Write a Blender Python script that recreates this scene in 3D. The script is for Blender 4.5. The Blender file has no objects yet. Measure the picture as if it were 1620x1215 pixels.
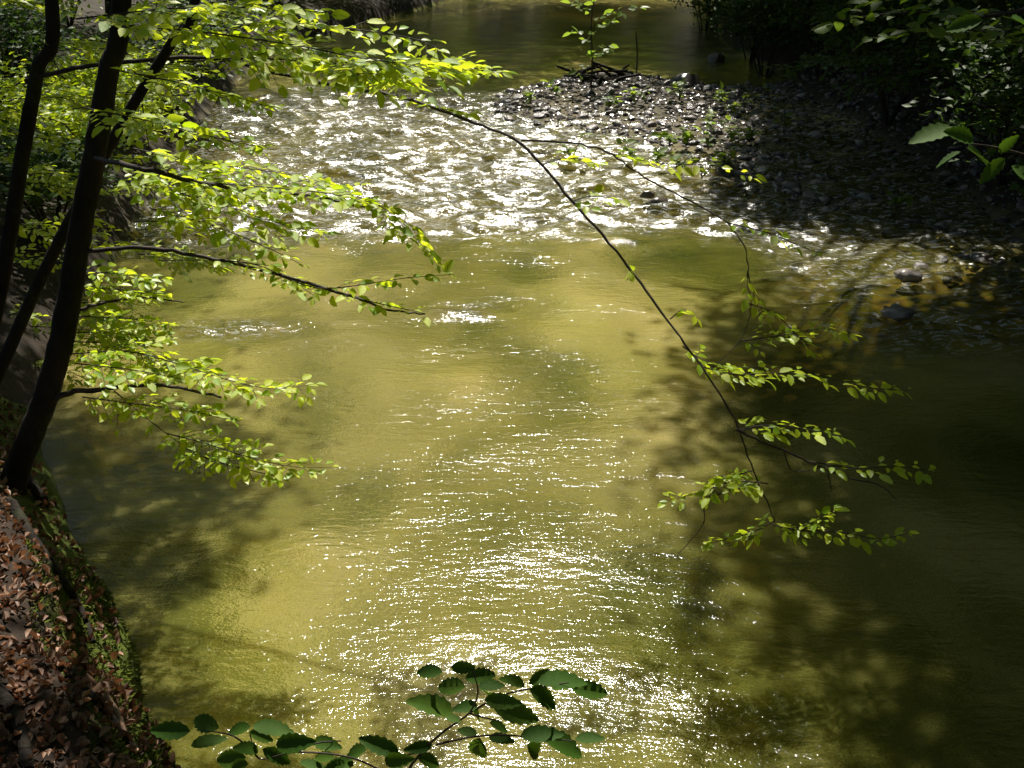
import bpy, math
import numpy as np
from mathutils import Matrix, Vector

# ------------------------------------------------------------------ camera, sky, sun, exposure
SC = bpy.context.scene
COL = SC.collection
R = math.radians
CAM_Z, PITCH, F = 4.0, R(25.0), 1737.0          # F in pixels of the 1620 px wide photograph
cam = bpy.data.cameras.new('camera')
cam.lens = 36.0 * F / 1620.0
cam.sensor_width = 36.0
cam.clip_start, cam.clip_end = 0.05, 600.0
camo = bpy.data.objects.new('camera', cam)
camo.location = (0, 0, CAM_Z)
camo.rotation_euler = (R(90) - PITCH, 0, 0)
COL.objects.link(camo)
SC.camera = camo

SUN_EL, SUN_AZ = R(58.0), R(0.5)               # ahead of the camera, a little to the left
S_DIR = np.array([math.sin(SUN_AZ) * math.cos(SUN_EL), math.cos(SUN_AZ) * math.cos(SUN_EL), math.sin(SUN_EL)])
world = bpy.data.worlds.new('World')
SC.world = world
world.use_nodes = True
wn = world.node_tree.nodes
sky = wn.new('ShaderNodeTexSky')
sky.sky_type = 'NISHITA'
sky.sun_disc = False
sky.sun_elevation = SUN_EL
sky.sun_rotation = SUN_AZ
wn['Background'].inputs[1].default_value = 0.05
world.node_tree.links.new(sky.outputs[0], wn['Background'].inputs[0])
sun = bpy.data.lights.new('sun', 'SUN')
sun.energy = 5.0
sun.angle = R(0.53)
sun.color = (1.0, 0.95, 0.86)
suno = bpy.data.objects.new('sun', sun)
suno.rotation_euler = Vector(-S_DIR).to_track_quat('-Z', 'Y').to_euler()
suno.location = (0, 10, 30)
COL.objects.link(suno)
vs = SC.view_settings
vs.view_transform, vs.look, vs.exposure, vs.gamma = 'Standard', 'None', 0.95, 1.0
SC.cycles.use_denoising = True
SC.cycles.denoiser = 'OPENIMAGEDENOISE'
SC.cycles.denoising_input_passes = 'RGB_ALBEDO_NORMAL'
SC.cycles.denoising_prefilter = 'ACCURATE'
SC.cycles.max_bounces = 4
SC.cycles.transparent_max_bounces = 4
SC.cycles.diffuse_bounces = 1
SC.cycles.glossy_bounces = 2
SC.cycles.transmission_bounces = 3
SC.cycles.caustics_reflective = False
SC.cycles.caustics_refractive = False

RNG = np.random.default_rng(7)

# ------------------------------------------------------------------ pixel -> place helpers
CP, SP = math.cos(PITCH), math.sin(PITCH)
def ray(u, v):
    a, b = (u - 810.0) / F, (607.5 - v) / F
    return np.array([a, CP + b * SP, -SP + b * CP])
def G(u, v, z=0.0):                              # where the ray meets height z
    r = ray(u, v)
    t = (z - CAM_Z) / r[2]
    return np.array([r[0] * t, r[1] * t, z])
def PY(u, v, Y):                                 # where the ray meets the upright plane y = Y
    r = ray(u, v)
    t = Y / r[1]
    return np.array([r[0] * t, Y, CAM_Z + r[2] * t])
def proj(P):
    P = np.atleast_2d(P)
    dy, dz = P[:, 1], P[:, 2] - CAM_Z
    d = dy * CP - dz * SP
    d = np.where(np.abs(d) < 1e-3, 1e-3, d)
    return 810 + F * P[:, 0] / d, 607.5 - F * (dy * SP + dz * CP) / d, d

# sun wanted on the stream; crowns are cut open to match (rows every 100 px down, columns every 100 px across)
LIT = np.array([[float(x) for x in row.split()] for row in '''
.1 .2 .2 .1 0 0 0 .02 .02 .02 .05 0 0 0 .1 .1 0
.3 .4 .4 .5 .7 .6 .1 0 .1 .5 .5 .2 0 0 0 0 0
.4 .5 .5 .6 .9 .9 .9 .8 .8 1 1 1 .6 .1 0 0 0
.5 .6 .6 .7 .9 1 1 1 1 1 1 .7 .4 .1 0 0 0
.5 .6 .5 .4 .6 .9 1 .9 .9 .9 .9 1 1 1 1 .95 .9
.5 .6 .6 .8 .9 .9 1 1 .8 .9 .9 .7 .5 .45 .45 .4 .25
.5 .6 .8 .8 .8 .9 1 1 1 1 .9 .5 .2 .05 0 0 0
.1 .2 .2 .2 .5 .9 1 1 1 1 .8 .3 .2 .1 .03 .0 0
.05 .1 .1 .3 .5 .9 1 1 1 .9 .8 .6 .5 .3 .15 .05 0
.1 .2 .2 .3 .7 1 1 1 1 1 .9 .4 .15 .05 .02 0 0
.8 .7 .5 .7 .9 1 1 1 1 .9 .75 .6 .6 .55 .35 .15 0
.9 .9 .8 .9 1 1 1 1 1 1 .85 .7 .65 .65 .5 .3 .1
.9 .9 1 1 1 1 1 1 1 1 .9 .75 .65 .6 .5 .3 .1'''.strip().splitlines()])
def lit_at(P):                                   # share of sun wanted where a point's shadow lands on the water
    P = np.atleast_2d(P)
    g = P - S_DIR * (P[:, 2:3] / S_DIR[2])
    u, v, d = proj(g)
    uu, vv = np.clip(u / 100.0, 0, 15.999), np.clip(v / 100.0, 0, 11.999)
    i, j = uu.astype(int), vv.astype(int)
    a, b = uu - i, vv - j
    L = LIT[j, i] * (1 - a) * (1 - b) + LIT[j, i + 1] * a * (1 - b) + LIT[j + 1, i] * (1 - a) * b + LIT[j + 1, i + 1] * a * b
    L = np.where(v > 1450, L * 0.6, L)
    L = np.where((v < -30), 0.04, L)
    L = np.where((u < -250), np.minimum(L, 0.6), L)
    L = np.where((u > 1700), 0.0, L)
    return np.where(d < 0.8, 0.05, L)

# ------------------------------------------------------------------ mesh helpers
def mesh_np(name, V, Fc, smooth=False, attr=None):
    V = np.asarray(V, dtype=np.float32)
    groups = Fc if isinstance(Fc, list) else [Fc]
    groups = [np.asarray(f, dtype=np.int32) for f in groups if len(f)]
    me = bpy.data.meshes.new(name)
    me.vertices.add(len(V))
    me.vertices.foreach_set('co', V.ravel())
    nl = sum(f.size for f in groups)
    npoly = sum(len(f) for f in groups)
    me.loops.add(nl)
    me.loops.foreach_set('vertex_index', np.concatenate([f.ravel() for f in groups]))
    me.polygons.add(npoly)
    tot = np.concatenate([np.full(len(f), f.shape[1], dtype=np.int32) for f in groups])
    st = np.concatenate([[0], np.cumsum(tot)[:-1]]).astype(np.int32)
    me.polygons.foreach_set('loop_start', st)
    me.polygons.foreach_set('loop_total', tot)
    me.polygons.foreach_set('use_smooth', np.full(npoly, bool(smooth)))
    if attr:
        for k, a in attr.items():
            at = me.attributes.new(k, 'FLOAT', 'POINT')
            at.data.foreach_set('value', np.asarray(a, dtype=np.float32))
    me.update(calc_edges=True)
    me.validate()
    return me

def obj(name, me, mat=None, parent=None):
    o = bpy.data.objects.new(name, me)
    COL.objects.link(o)
    if mat and me and not me.materials:
        me.materials.append(mat)
    if parent:
        o.parent = parent
        if parent.type == 'EMPTY':
            o.matrix_parent_inverse = Matrix.Translation(-parent.location)
    return o
def tag(o, label=None, cat=None, group=None, kind=None):
    for k, x in (('label', label), ('category', cat), ('group', group), ('kind', kind)):
        if x:
            o[k] = x
    return o
def thing(name, loc, label, cat, group=None):
    o = bpy.data.objects.new(name, None)
    o.empty_display_size = 0.1
    COL.objects.link(o)
    o.location = tuple(float(c) for c in loc)
    return tag(o, label, cat, group)

def spline(pts, n=8):                            # Catmull-Rom through the points
    P = np.asarray(pts, dtype=float)
    if len(P) < 3:
        t = np.linspace(0, 1, n + 1)[:, None]
        return P[0] * (1 - t) + P[-1] * t
    Q = np.vstack([2 * P[0] - P[1], P, 2 * P[-1] - P[-2]])
    out = []
    for i in range(1, len(Q) - 2):
        p0, p1, p2, p3 = Q[i - 1:i + 3]
        for t in np.arange(n) / n:
            out.append(0.5 * (2 * p1 + (p2 - p0) * t + (2 * p0 - 5 * p1 + 4 * p2 - p3) * t * t + (3 * p1 - p0 - 3 * p2 + p3) * t ** 3))
    out.append(P[-1])
    return np.array(out)

def crook(P, amp, seed):                         # the small kinks of a real branch
    r = np.random.default_rng(seed)
    P = np.array(P)
    j = r.normal(0, amp, P.shape)
    j[:2] = 0
    return P + j

class Tubes:                                     # collects tapered tubes
    def __init__(self):
        self.V, self.F, self.n = [], [], 0
    def add(self, pts, r0, r1, sides=6, bumps=0.0, power=1.0, cap=True):
        P = np.asarray(pts)
        m = len(P)
        T = np.gradient(P, axis=0)
        T /= np.linalg.norm(T, axis=1)[:, None] + 1e-9
        ref = np.array([0, 0, 1.0]) if abs(T[:, 2]).mean() < 0.7 else np.array([0.3, 1.0, 0])
        A = np.cross(T, ref)
        A /= np.linalg.norm(A, axis=1)[:, None] + 1e-9
        B = np.cross(A, T)
        rad = r0 + (r1 - r0) * (np.linspace(0, 1, m) ** power)
        ang = np.linspace(0, 2 * math.pi, sides, endpoint=False)
        rr = rad[:, None] * (1 + bumps * RNG.normal(size=(m, sides)))
        V = P[:, None, :] + rr[..., None] * (np.cos(ang)[None, :, None] * A[:, None, :] + np.sin(ang)[None, :, None] * B[:, None, :])
        idx = np.arange(m * sides).reshape(m, sides)
        a, b = idx[:-1], idx[1:]
        Fq = np.stack([a, np.roll(a, -1, 1), np.roll(b, -1, 1), b], -1).reshape(-1, 4)
        self.V.append(V.reshape(-1, 3))
        self.F.append(Fq + self.n)
        self.n += m * sides
        return self
    def build(self, name, mat, parent=None, smooth=True):
        return obj(name, mesh_np(name, np.vstack(self.V), np.vstack(self.F), smooth), mat, parent)

def unit(a):
    a = np.asarray(a, dtype=float)
    return a / (np.linalg.norm(a, axis=-1, keepdims=True) + 1e-9)

# leaf outlines: x across, y along, z up, length 1
def leaf_template(n=4, width=0.60, teeth=0.0, fold=0.16, droop=0.12, waves=0.0):
    ys = np.linspace(0, 1, n + 2)
    V, Fc = [], []
    half = width / 2
    prof = lambda y: half * y ** .62 * (1 - y) ** .85 / .372
    for y in ys:
        V.append((0, y, -droop * y * y))
    mid = list(range(len(ys)))
    for s in (-1, 1):
        prev = mid[0]
        for k in range(1, len(ys) - 1):
            w = prof(ys[k])
            if teeth:
                w *= 1 + teeth * (1 if k % 2 else -1)
            V.append((s * w, ys[k] + (0.02 if teeth and k % 2 else 0), fold * w * 2 - droop * ys[k] ** 2 + waves * math.sin(k * 2.4 + s)))
            cur = len(V) - 1
            f = [(mid[k - 1], mid[k], cur)] if k == 1 else [(mid[k - 1], mid[k], cur), (mid[k - 1], cur, prev)]
            Fc += f if s < 0 else [(a, c, b) for a, b, c in f]
            prev = cur
        f = (mid[-2], mid[-1], prev)
        Fc.append(f if s < 0 else (f[0], f[2], f[1]))
    return np.array(V), np.array(Fc)
LEAF_MID = leaf_template(2, 0.54)                # 8 triangles
LEAF_FINE = leaf_template(11, 0.54, teeth=0.10, fold=0.14, droop=0.14, waves=0.006)
LEAF_LOW = (np.array([(0, 0, 0), (-.3, .45, .05), (0, 1, -.1), (.3, .45, .05)]), np.array([(0, 1, 2), (0, 2, 3)]))

def frames(D, N):
    D = unit(D)
    X = unit(np.cross(D, N))
    Z = np.cross(X, D)
    return X, D, Z
def leaf_batch(tpl, P, D, N, S):
    T, Fc = tpl
    X, Y, Z = frames(D, N)
    S = np.asarray(S)[:, None, None]
    V = P[:, None, :] + S * (T[None, :, 0:1] * X[:, None, :] + T[None, :, 1:2] * Y[:, None, :] + T[None, :, 2:3] * Z[:, None, :])
    FF = (Fc[None] + (np.arange(len(P)) * len(T))[:, None, None]).reshape(-1, 3)
    return V.reshape(-1, 3), FF

# ------------------------------------------------------------------ materials
def material(name):
    m = bpy.data.materials.new(name)
    m.use_nodes = True
    nt = m.node_tree
    nt.nodes.clear()
    out = nt.nodes.new('ShaderNodeOutputMaterial')
    return m, nt, out
def N(nt, typ, **kw):
    n = nt.nodes.new('ShaderNode' + typ)
    for k, v in kw.items():
        if k in n.inputs.keys() if isinstance(k, str) else False:
            n.inputs[k].default_value = v
        else:
            setattr(n, k, v)
    return n
def coords(nt, scale=(1, 1, 1), src='Object', rot=(0, 0, 0)):
    tc = N(nt, 'TexCoord')
    mp = N(nt, 'Mapping')
    mp.inputs['Scale'].default_value = scale
    mp.inputs['Rotation'].default_value = rot
    nt.links.new(tc.outputs[src], mp.inputs['Vector'])
    return mp.outputs[0]
def noise(nt, vec, scale, detail=4, rough=0.55, dist=0.0):
    n = N(nt, 'TexNoise')
    n.inputs['Scale'].default_value = scale
    n.inputs['Detail'].default_value = detail
    n.inputs['Roughness'].default_value = rough
    n.inputs['Distortion'].default_value = dist
    nt.links.new(vec, n.inputs['Vector'])
    return n.outputs['Fac']
def ramp(nt, fac, stops):
    r = N(nt, 'ValToRGB')
    while len(r.color_ramp.elements) < len(stops):
        r.color_ramp.elements.new(0.5)
    for e, (p, c) in zip(r.color_ramp.elements, stops):
        e.position = p
        e.color = (c, c, c, 1) if isinstance(c, (int, float)) else tuple(c) + (1,)
    nt.links.new(fac, r.inputs[0])
    return r.outputs[0]
def mixc(nt, fac, a, b, typ='MIX'):
    m = N(nt, 'Mix')
    m.data_type = 'RGBA'
    m.blend_type = typ
    for sock, x in ((m.inputs[0], fac), (m.inputs[6], a), (m.inputs[7], b)):
        if isinstance(x, bpy.types.NodeSocket):
            nt.links.new(x, sock)
        elif isinstance(x, (int, float)):
            sock.default_value = x
        else:
            sock.default_value = tuple(x) + (1,)
    return m.outputs[2]
def math_n(nt, op, a, b=None):
    m = N(nt, 'Math')
    m.operation = op
    for s, x in zip(m.inputs, (a, b)):
        if x is None:
            continue
        if isinstance(x, bpy.types.NodeSocket):
            nt.links.new(x, s)
        else:
            s.default_value = x
    return m.outputs[0]
def bump(nt, h, strength, dist, normal=None):
    b = N(nt, 'Bump')
    b.inputs['Strength'].default_value = strength
    b.inputs['Distance'].default_value = dist
    nt.links.new(h, b.inputs['Height'])
    if normal:
        nt.links.new(normal, b.inputs['Normal'])
    return b.outputs[0]
def principled(nt, out, col, rough=0.8, spec=0.3, normal=None):
    p = N(nt, 'BsdfPrincipled')
    for s, x in (('Base Color', col), ('Roughness', rough), ('Specular IOR Level', spec)):
        if isinstance(x, bpy.types.NodeSocket):
            nt.links.new(x, p.inputs[s])
        else:
            p.inputs[s].default_value = x if isinstance(x, (int, float)) else tuple(x) + (1,)
    if normal:
        nt.links.new(normal, p.inputs['Normal'])
    if out:
        nt.links.new(p.outputs[0], out.inputs[0])
    return p.outputs[0]

def leaf_material(name, c0, c1, t0, t1, rough=0.38, trans=0.5, spec=0.4):
    m, nt, out = material(name)
    geo = N(nt, 'NewGeometry')
    oi = N(nt, 'ObjectInfo')
    rnd = math_n(nt, 'FRACT', math_n(nt, 'ADD', geo.outputs['Random Per Island'], oi.outputs['Random']))
    base = mixc(nt, rnd, c0, c1)
    tcol = mixc(nt, rnd, t0, t1)
    h = noise(nt, coords(nt), 60, 2)
    nrm = bump(nt, h, 0.35, 0.004)
    p = principled(nt, None, base, rough, spec, nrm)
    t = N(nt, 'BsdfTranslucent')
    nt.links.new(tcol, t.inputs[0])
    mx = N(nt, 'MixShader')
    mx.inputs[0].default_value = trans
    nt.links.new(p, mx.inputs[1])
    nt.links.new(t.outputs[0], mx.inputs[2])
    nt.links.new(mx.outputs[0], out.inputs[0])
    return m
M = {}
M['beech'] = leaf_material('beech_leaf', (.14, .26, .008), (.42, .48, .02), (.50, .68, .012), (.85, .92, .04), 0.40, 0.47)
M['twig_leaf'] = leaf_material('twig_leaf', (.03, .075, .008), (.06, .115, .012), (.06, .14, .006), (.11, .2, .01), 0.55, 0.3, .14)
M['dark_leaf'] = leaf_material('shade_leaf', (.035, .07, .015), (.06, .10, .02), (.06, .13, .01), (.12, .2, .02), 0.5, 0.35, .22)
M['canopy'] = leaf_material('canopy_leaf', (.05, .10, .015), (.09, .14, .02), (.10, .2, .01), (.22, .34, .02), 0.5, 0.45)
M['litter'] = leaf_material('dead_leaf', (.07, .03, .015), (.38, .23, .15), (.12, .04, .015), (.28, .12, .05), 0.5, 0.25, 0.3)
M['weed'] = leaf_material('weed_leaf', (.08, .14, .02), (.13, .18, .03), (.25, .4, .03), (.35, .45, .04), 0.45, 0.5)

def bark_material():
    m, nt, out = material('bark')
    v = coords(nt, (1, 1, 0.35))
    n1 = noise(nt, v, 9, 6, .65)
    n2 = noise(nt, coords(nt), 2.5, 3)
    c = ramp(nt, n1, [(.3, (.005, .004, .003)), (.7, (.026, .02, .014))])
    c = mixc(nt, ramp(nt, n2, [(.55, 0.0), (.75, 0.6)]), c, (.035, .05, .012))
    principled(nt, out, c, .85, .15, bump(nt, n1, 1.0, .05))
    return m
M['bark'] = bark_material()
def twig_material():
    m, nt, out = material('twig_bark')
    n1 = noise(nt, coords(nt), 40, 3)
    principled(nt, out, ramp(nt, n1, [(.3, (.012, .008, .006)), (.75, (.045, .03, .02))]), .7, .3, bump(nt, n1, .6, .004))
    return m
M['twig'] = twig_material()

def ground_material():
    m, nt, out = material('ground')
    g = N(nt, 'NewGeometry')
    sep = N(nt, 'SeparateXYZ')
    nt.links.new(g.outputs['Position'], sep.inputs[0])
    v = coords(nt)
    bedn = noise(nt, coords(nt, (.55, .22, 1)), 1.3, 5, .6, .6)
    peb = N(nt, 'TexVoronoi')
    peb.inputs['Scale'].default_value = 9
    nt.links.new(v, peb.inputs['Vector'])
    bed = ramp(nt, bedn, [(.36, (.03, .042, .008)), (.45, (.12, .13, .015)), (.54, (.30, .25, .07)), (.66, (.42, .33, .12))])
    bed = mixc(nt, .35, bed, mixc(nt, .6, bed, peb.outputs['Color'], 'MULTIPLY'))
    stony = ramp(nt, math_n(nt, 'DIVIDE', sep.outputs[1], 40.0), [(.27, 0.0), (.33, .85), (.56, .85), (.64, 0.0)])
    cob = mixc(nt, peb.outputs['Color'], (.025, .02, .012), (.12, .10, .06))
    bed = mixc(nt, stony, bed, cob)
    sn = noise(nt, v, 3, 6, .65)
    soil = ramp(nt, sn, [(.3, (.012, .009, .006)), (.55, (.035, .026, .016)), (.75, (.05, .06, .015))])
    above = ramp(nt, math_n(nt, 'ADD', math_n(nt, 'MULTIPLY', sep.outputs[2], 2.5), .45), [(.45, 0.0), (.75, 1.0)])
    c = mixc(nt, above, bed, soil)
    principled(nt, out, c, .85, .2, bump(nt, sn, .7, .06))
    return m
M['ground'] = ground_material()

def bank_material():
    m, nt, out = material('bank_soil')
    at = N(nt, 'Attribute')
    at.attribute_name = 'moss'
    v = coords(nt)
    n1 = noise(nt, v, 7, 7, .68)
    n2 = noise(nt, v, 2.2, 4)
    soil = ramp(nt, n1, [(.3, (.010, .007, .005)), (.55, (.032, .021, .014)), (.75, (.07, .046, .03))])
    moss = ramp(nt, n1, [(.3, (.02, .03, .004)), (.7, (.10, .13, .015))])
    f = ramp(nt, math_n(nt, 'ADD', math_n(nt, 'MULTIPLY', at.outputs['Fac'], .6), math_n(nt, 'MULTIPLY', n2, .5)), [(.42, 0.0), (.6, 1.0)])
    principled(nt, out, mixc(nt, f, soil, moss), .9, .2, bump(nt, n1, .9, .03))
    return m
M['bank'] = bank_material()
def moss_material():
    m, nt, out = material('moss')
    n1 = noise(nt, coords(nt), 14, 4)
    principled(nt, out, ramp(nt, n1, [(.3, (.035, .05, .006)), (.7, (.14, .17, .02))]), .9, .1)
    return m
M['moss'] = moss_material()

def stone_material(name, dark, light, rough=.42):
    m, nt, out = material(name)
    geo = N(nt, 'NewGeometry')
    oi = N(nt, 'ObjectInfo')
    rnd = math_n(nt, 'FRACT', math_n(nt, 'ADD', geo.outputs['Random Per Island'], oi.outputs['Random']))
    n1 = noise(nt, coords(nt, src='Object'), 11, 5, .6)
    c = mixc(nt, rnd, dark, light)
    c = mixc(nt, .6, c, ramp(nt, n1, [(.3, .25), (.7, 1.0)]), 'MULTIPLY')
    principled(nt, out, c, rough, .5, bump(nt, n1, .5, .02))
    return m
M['stone'] = stone_material('river_stone', (.022, .019, .017), (.30, .26, .235), .25)
M['wet_stone'] = stone_material('wet_stone', (.05, .045, .035), (.16, .13, .09), .25)

def water_material():
    m, nt, out = material('stream_water')
    at = N(nt, 'Attribute')
    at.attribute_name = 'riffle'
    rf = at.outputs['Fac']
    n1 = noise(nt, coords(nt, (.75, 2.2, 1), rot=(0, 0, R(6))), 4.5, 3, .5, .5)
    n2 = noise(nt, coords(nt, (.7, 1.9, 1), rot=(0, 0, R(-9))), 13, 2, .5, .4)
    n3 = noise(nt, coords(nt, (1.0, 1.5, 1)), 45, 2, .6)
    h = math_n(nt, 'ADD', math_n(nt, 'MULTIPLY', n1, .9), math_n(nt, 'ADD', math_n(nt, 'MULTIPLY', n2, .44), math_n(nt, 'MULTIPLY', n3, .22)))
    h = math_n(nt, 'ADD', h, math_n(nt, 'MULTIPLY', math_n(nt, 'ADD', math_n(nt, 'MULTIPLY', n1, .4), math_n(nt, 'MULTIPLY', n2, .55)), rf))
    nrm = bump(nt, h, 1.0, .0122)
    # silt and weed colour with ripple light and shade painted in: the look-up shifts with the ripple slope
    vm = N(nt, 'VectorMath')
    vm.operation = 'MULTIPLY_ADD'
    tc = N(nt, 'TexCoord')
    nt.links.new(nrm, vm.inputs[0])
    vm.inputs[1].default_value = (2.2, 2.2, 0)
    nt.links.new(tc.outputs['Object'], vm.inputs[2])
    def mapped(scale, rz):
        mp = N(nt, 'Mapping')
        mp.inputs['Scale'].default_value = scale
        mp.inputs['Rotation'].default_value = (0, 0, rz)
        nt.links.new(vm.outputs[0], mp.inputs['Vector'])
        return mp.outputs[0]
    patch = noise(nt, mapped((.8, .42, 1), R(-14)), .8, 6, .62, .5)
    fine = noise(nt, mapped((2.4, .55, 1), R(-38)), 3.0, 5, .65, .6)
    f = math_n(nt, 'ADD', math_n(nt, 'MULTIPLY', patch, .56), math_n(nt, 'MULTIPLY', fine, .44))
    col = ramp(nt, f, [(.40, (.03, .04, .004)), (.47, (.105, .10, .018)), (.53, (.215, .185, .05)), (.63, (.40, .325, .125))])
    hue = noise(nt, mapped((.6, .4, 1), R(30)), .7, 4, .6, .4)
    col = mixc(nt, ramp(nt, hue, [(.48, 0.0), (.65, .7)]), col, mixc(nt, 1.0, col, (.90, 1.0, .58), 'MULTIPLY'))
    dif = N(nt, 'SubsurfaceScattering')              # light spreads in the cloudy water, so shadows on it are soft
    dif.falloff = 'BURLEY'
    dif.inputs['Scale'].default_value = .30
    dif.inputs['Radius'].default_value = (1.0, .9, .5)
    nt.links.new(col, dif.inputs[0])
    nt.links.new(nrm, dif.inputs['Normal'])
    tr = N(nt, 'BsdfTransparent')
    tr.inputs[0].default_value = (.80, .76, .42, 1)
    body = N(nt, 'MixShader')
    nt.links.new(ramp(nt, rf, [(.2, .72), (.9, .25)]), body.inputs[0])
    nt.links.new(tr.outputs[0], body.inputs[1])
    sur = N(nt, 'BsdfDiffuse')
    nt.links.new(col, sur.inputs[0])
    nt.links.new(nrm, sur.inputs['Normal'])
    cloud = N(nt, 'MixShader')
    cloud.inputs[0].default_value = .15
    nt.links.new(dif.outputs[0], cloud.inputs[1])
    nt.links.new(sur.outputs[0], cloud.inputs[2])
    nt.links.new(cloud.outputs[0], body.inputs[2])
    # aerated water on the riffle, and sun glints painted in the same white
    fn = noise(nt, coords(nt, (1.0, 2.6, 1), rot=(0, 0, R(8))), 9, 5, .72, .7)
    foam_glint = math_n(nt, 'MULTIPLY', ramp(nt, fn, [(.52, 0.0), (.62, 1.0)]), ramp(nt, rf, [(.3, 0.0), (1.0, .42)]))
    fo = N(nt, 'BsdfDiffuse')
    fo.inputs[0].default_value = (.75, .77, .78, 1)
    body2 = N(nt, 'MixShader')
    nt.links.new(foam_glint, body2.inputs[0])
    nt.links.new(body.outputs[0], body2.inputs[1])
    nt.links.new(fo.outputs[0], body2.inputs[2])
    gl = N(nt, 'BsdfGlossy')
    nt.links.new(math_n(nt, 'ADD', math_n(nt, 'MULTIPLY', rf, .05), .09), gl.inputs['Roughness'])
    nt.links.new(nrm, gl.inputs['Normal'])
    fr = N(nt, 'Fresnel')
    fr.inputs['IOR'].default_value = 1.33
    nt.links.new(nrm, fr.inputs['Normal'])
    mx = N(nt, 'MixShader')
    nt.links.new(fr.outputs[0], mx.inputs[0])
    nt.links.new(body2.outputs[0], mx.inputs[1])
    nt.links.new(gl.outputs[0], mx.inputs[2])
    nt.links.new(mx.outputs[0], out.inputs[0])
    return m
M['water'] = water_material()

# ------------------------------------------------------------------ the lie of the land
LEFT_PX = [(60, 720), (85, 640), (110, 560), (150, 470), (190, 400), (230, 330), (280, 250), (330, 180), (400, 110), (480, 70), (560, 45), (650, 20), (720, 0)]
LP = np.array([G(u, v) for u, v in LEFT_PX])
LP = np.vstack([[-3.0, -30, 0], [-3.0, 3.5, 0], [-3.0, 5.2, 0], LP[1:], [[1.5, 44.5, 0], [7, 47.5, 0], [16, 52, 0], [40, 60, 0], [150, 90, 0]]])
LP = LP[np.argsort(LP[:, 1])]
RP = np.array([(5.5, -30), (4.7, 3), (5.2, 8), (6.1, 12), (6.1, 18), (6.0, 23), (5.6, 27), (5.5, 30), (6.3, 36), (8.0, 40), (13, 43.5), (24, 48), (45, 55), (160, 90)], dtype=float)
BAR_PX = [(750, 165), (800, 140), (930, 118), (1010, 118), (1120, 135), (1240, 128), (1500, 90), (1900, 300), (1900, 560), (1640, 500), (1560, 470), (1470, 455), (1400, 420), (1430, 390), (1330, 350), (1210, 330), (1120, 280), (1030, 240), (940, 215), (800, 195), (755, 185)]
BAR = np.array([G(u, v)[:2] for u, v in BAR_PX])
def poly_sd(P, poly):                            # signed distance, positive inside
    P = np.atleast_2d(P)
    d = np.full(len(P), 1e9)
    inside = np.zeros(len(P), bool)
    for a, b in zip(poly, np.roll(poly, -1, 0)):
        e = b - a
        t = np.clip(((P - a) @ e) / (e @ e), 0, 1)
        d = np.minimum(d, np.linalg.norm(P - (a + t[:, None] * e), axis=1))
        c = (a[1] > P[:, 1]) != (b[1] > P[:, 1])
        with np.errstate(divide='ignore', invalid='ignore'):
            xi = (b[0] - a[0]) * (P[:, 1] - a[1]) / (b[1] - a[1]) + a[0]
        inside ^= c & (P[:, 0] < xi)
    return np.where(inside, d, -d)
KX = RNG.normal(size=(24, 2)) * np.geomspace(.25, 3.5, 24)[:, None]
KP = RNG.uniform(0, 6.28, 24)
def rough_noise(x, y, lo=0, hi=24):
    s = 0
    for k in range(lo, hi):
        s = s + np.sin(KX[k, 0] * x + KX[k, 1] * y + KP[k]) / (1 + .55 * k)
    return s
def smooth(a, b, x):
    t = np.clip((x - a) / (b - a), 0, 1)
    return t * t * (3 - 2 * t)
def ground_h(x, y):
    dl = x - np.interp(y, LP[:, 1], LP[:, 0])           # > 0 in the stream
    dr = np.interp(y, RP[:, 1], RP[:, 0]) - x
    nz = rough_noise(x, y)
    rif = smooth(11.5, 14, y) * (1 - smooth(22, 26, y))
    bed = -.55 + .33 * rif + .05 * nz
    bar = poly_sd(np.stack([np.ravel(x), np.ravel(y)], 1), BAR).reshape(np.shape(x))
    bed = np.maximum(bed, -.12 + (.17 - .09 * smooth(3.2, 5.0, x)) * smooth(-.3, .7, bar) + .03 * nz - 1.3 * smooth(.25, 2.2, -bar))
    lb = np.where(dl < 0, np.minimum(.75 * (1 - np.exp(dl * 2.2)) - .05 - .28 * np.maximum(0, -dl - 1.2) * -1, 9), -.05) + .04 * nz
    rb = np.where(dr < 0, .5 * (1 - np.exp(dr * 1.6)) + .42 * np.maximum(0, -dr - .8), -.05) + .05 * nz
    h = np.where(dl < .35, np.maximum(bed * smooth(-.1, .35, dl), lb * smooth(.35, 0, dl) if False else np.where(dl < 0, lb, -.05 - (dl / .35) * .4)), bed)
    h = np.where(dr < .3, np.maximum(h, np.where(dr < 0, rb, -.05 - dr)), h)
    return h
def axis_pts(lo, a, b, hi, fine, ncoarse):
    l = a - (a - lo) * np.linspace(1, 0, ncoarse, endpoint=False) ** 2
    r = b + (hi - b) * np.linspace(0, 1, ncoarse + 1)[1:] ** 2
    return np.concatenate([l, np.arange(a, b, fine), [b], r])
gx = axis_pts(-150, -9, 11, 150, .16, 26)
gy = axis_pts(-80, 2, 36, 320, .16, 26)
GX, GY = np.meshgrid(gx, gy)
GZ = ground_h(GX, GY)
idx = np.arange(GX.size).reshape(GX.shape)
quads = np.stack([idx[:-1, :-1], idx[:-1, 1:], idx[1:, 1:], idx[1:, :-1]], -1).reshape(-1, 4)
tag(obj('ground', mesh_np('ground', np.stack([GX.ravel(), GY.ravel(), GZ.ravel()], 1), quads, True), M['ground']), 'dark wooded ground and silty stream bed', kind='structure')

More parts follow.
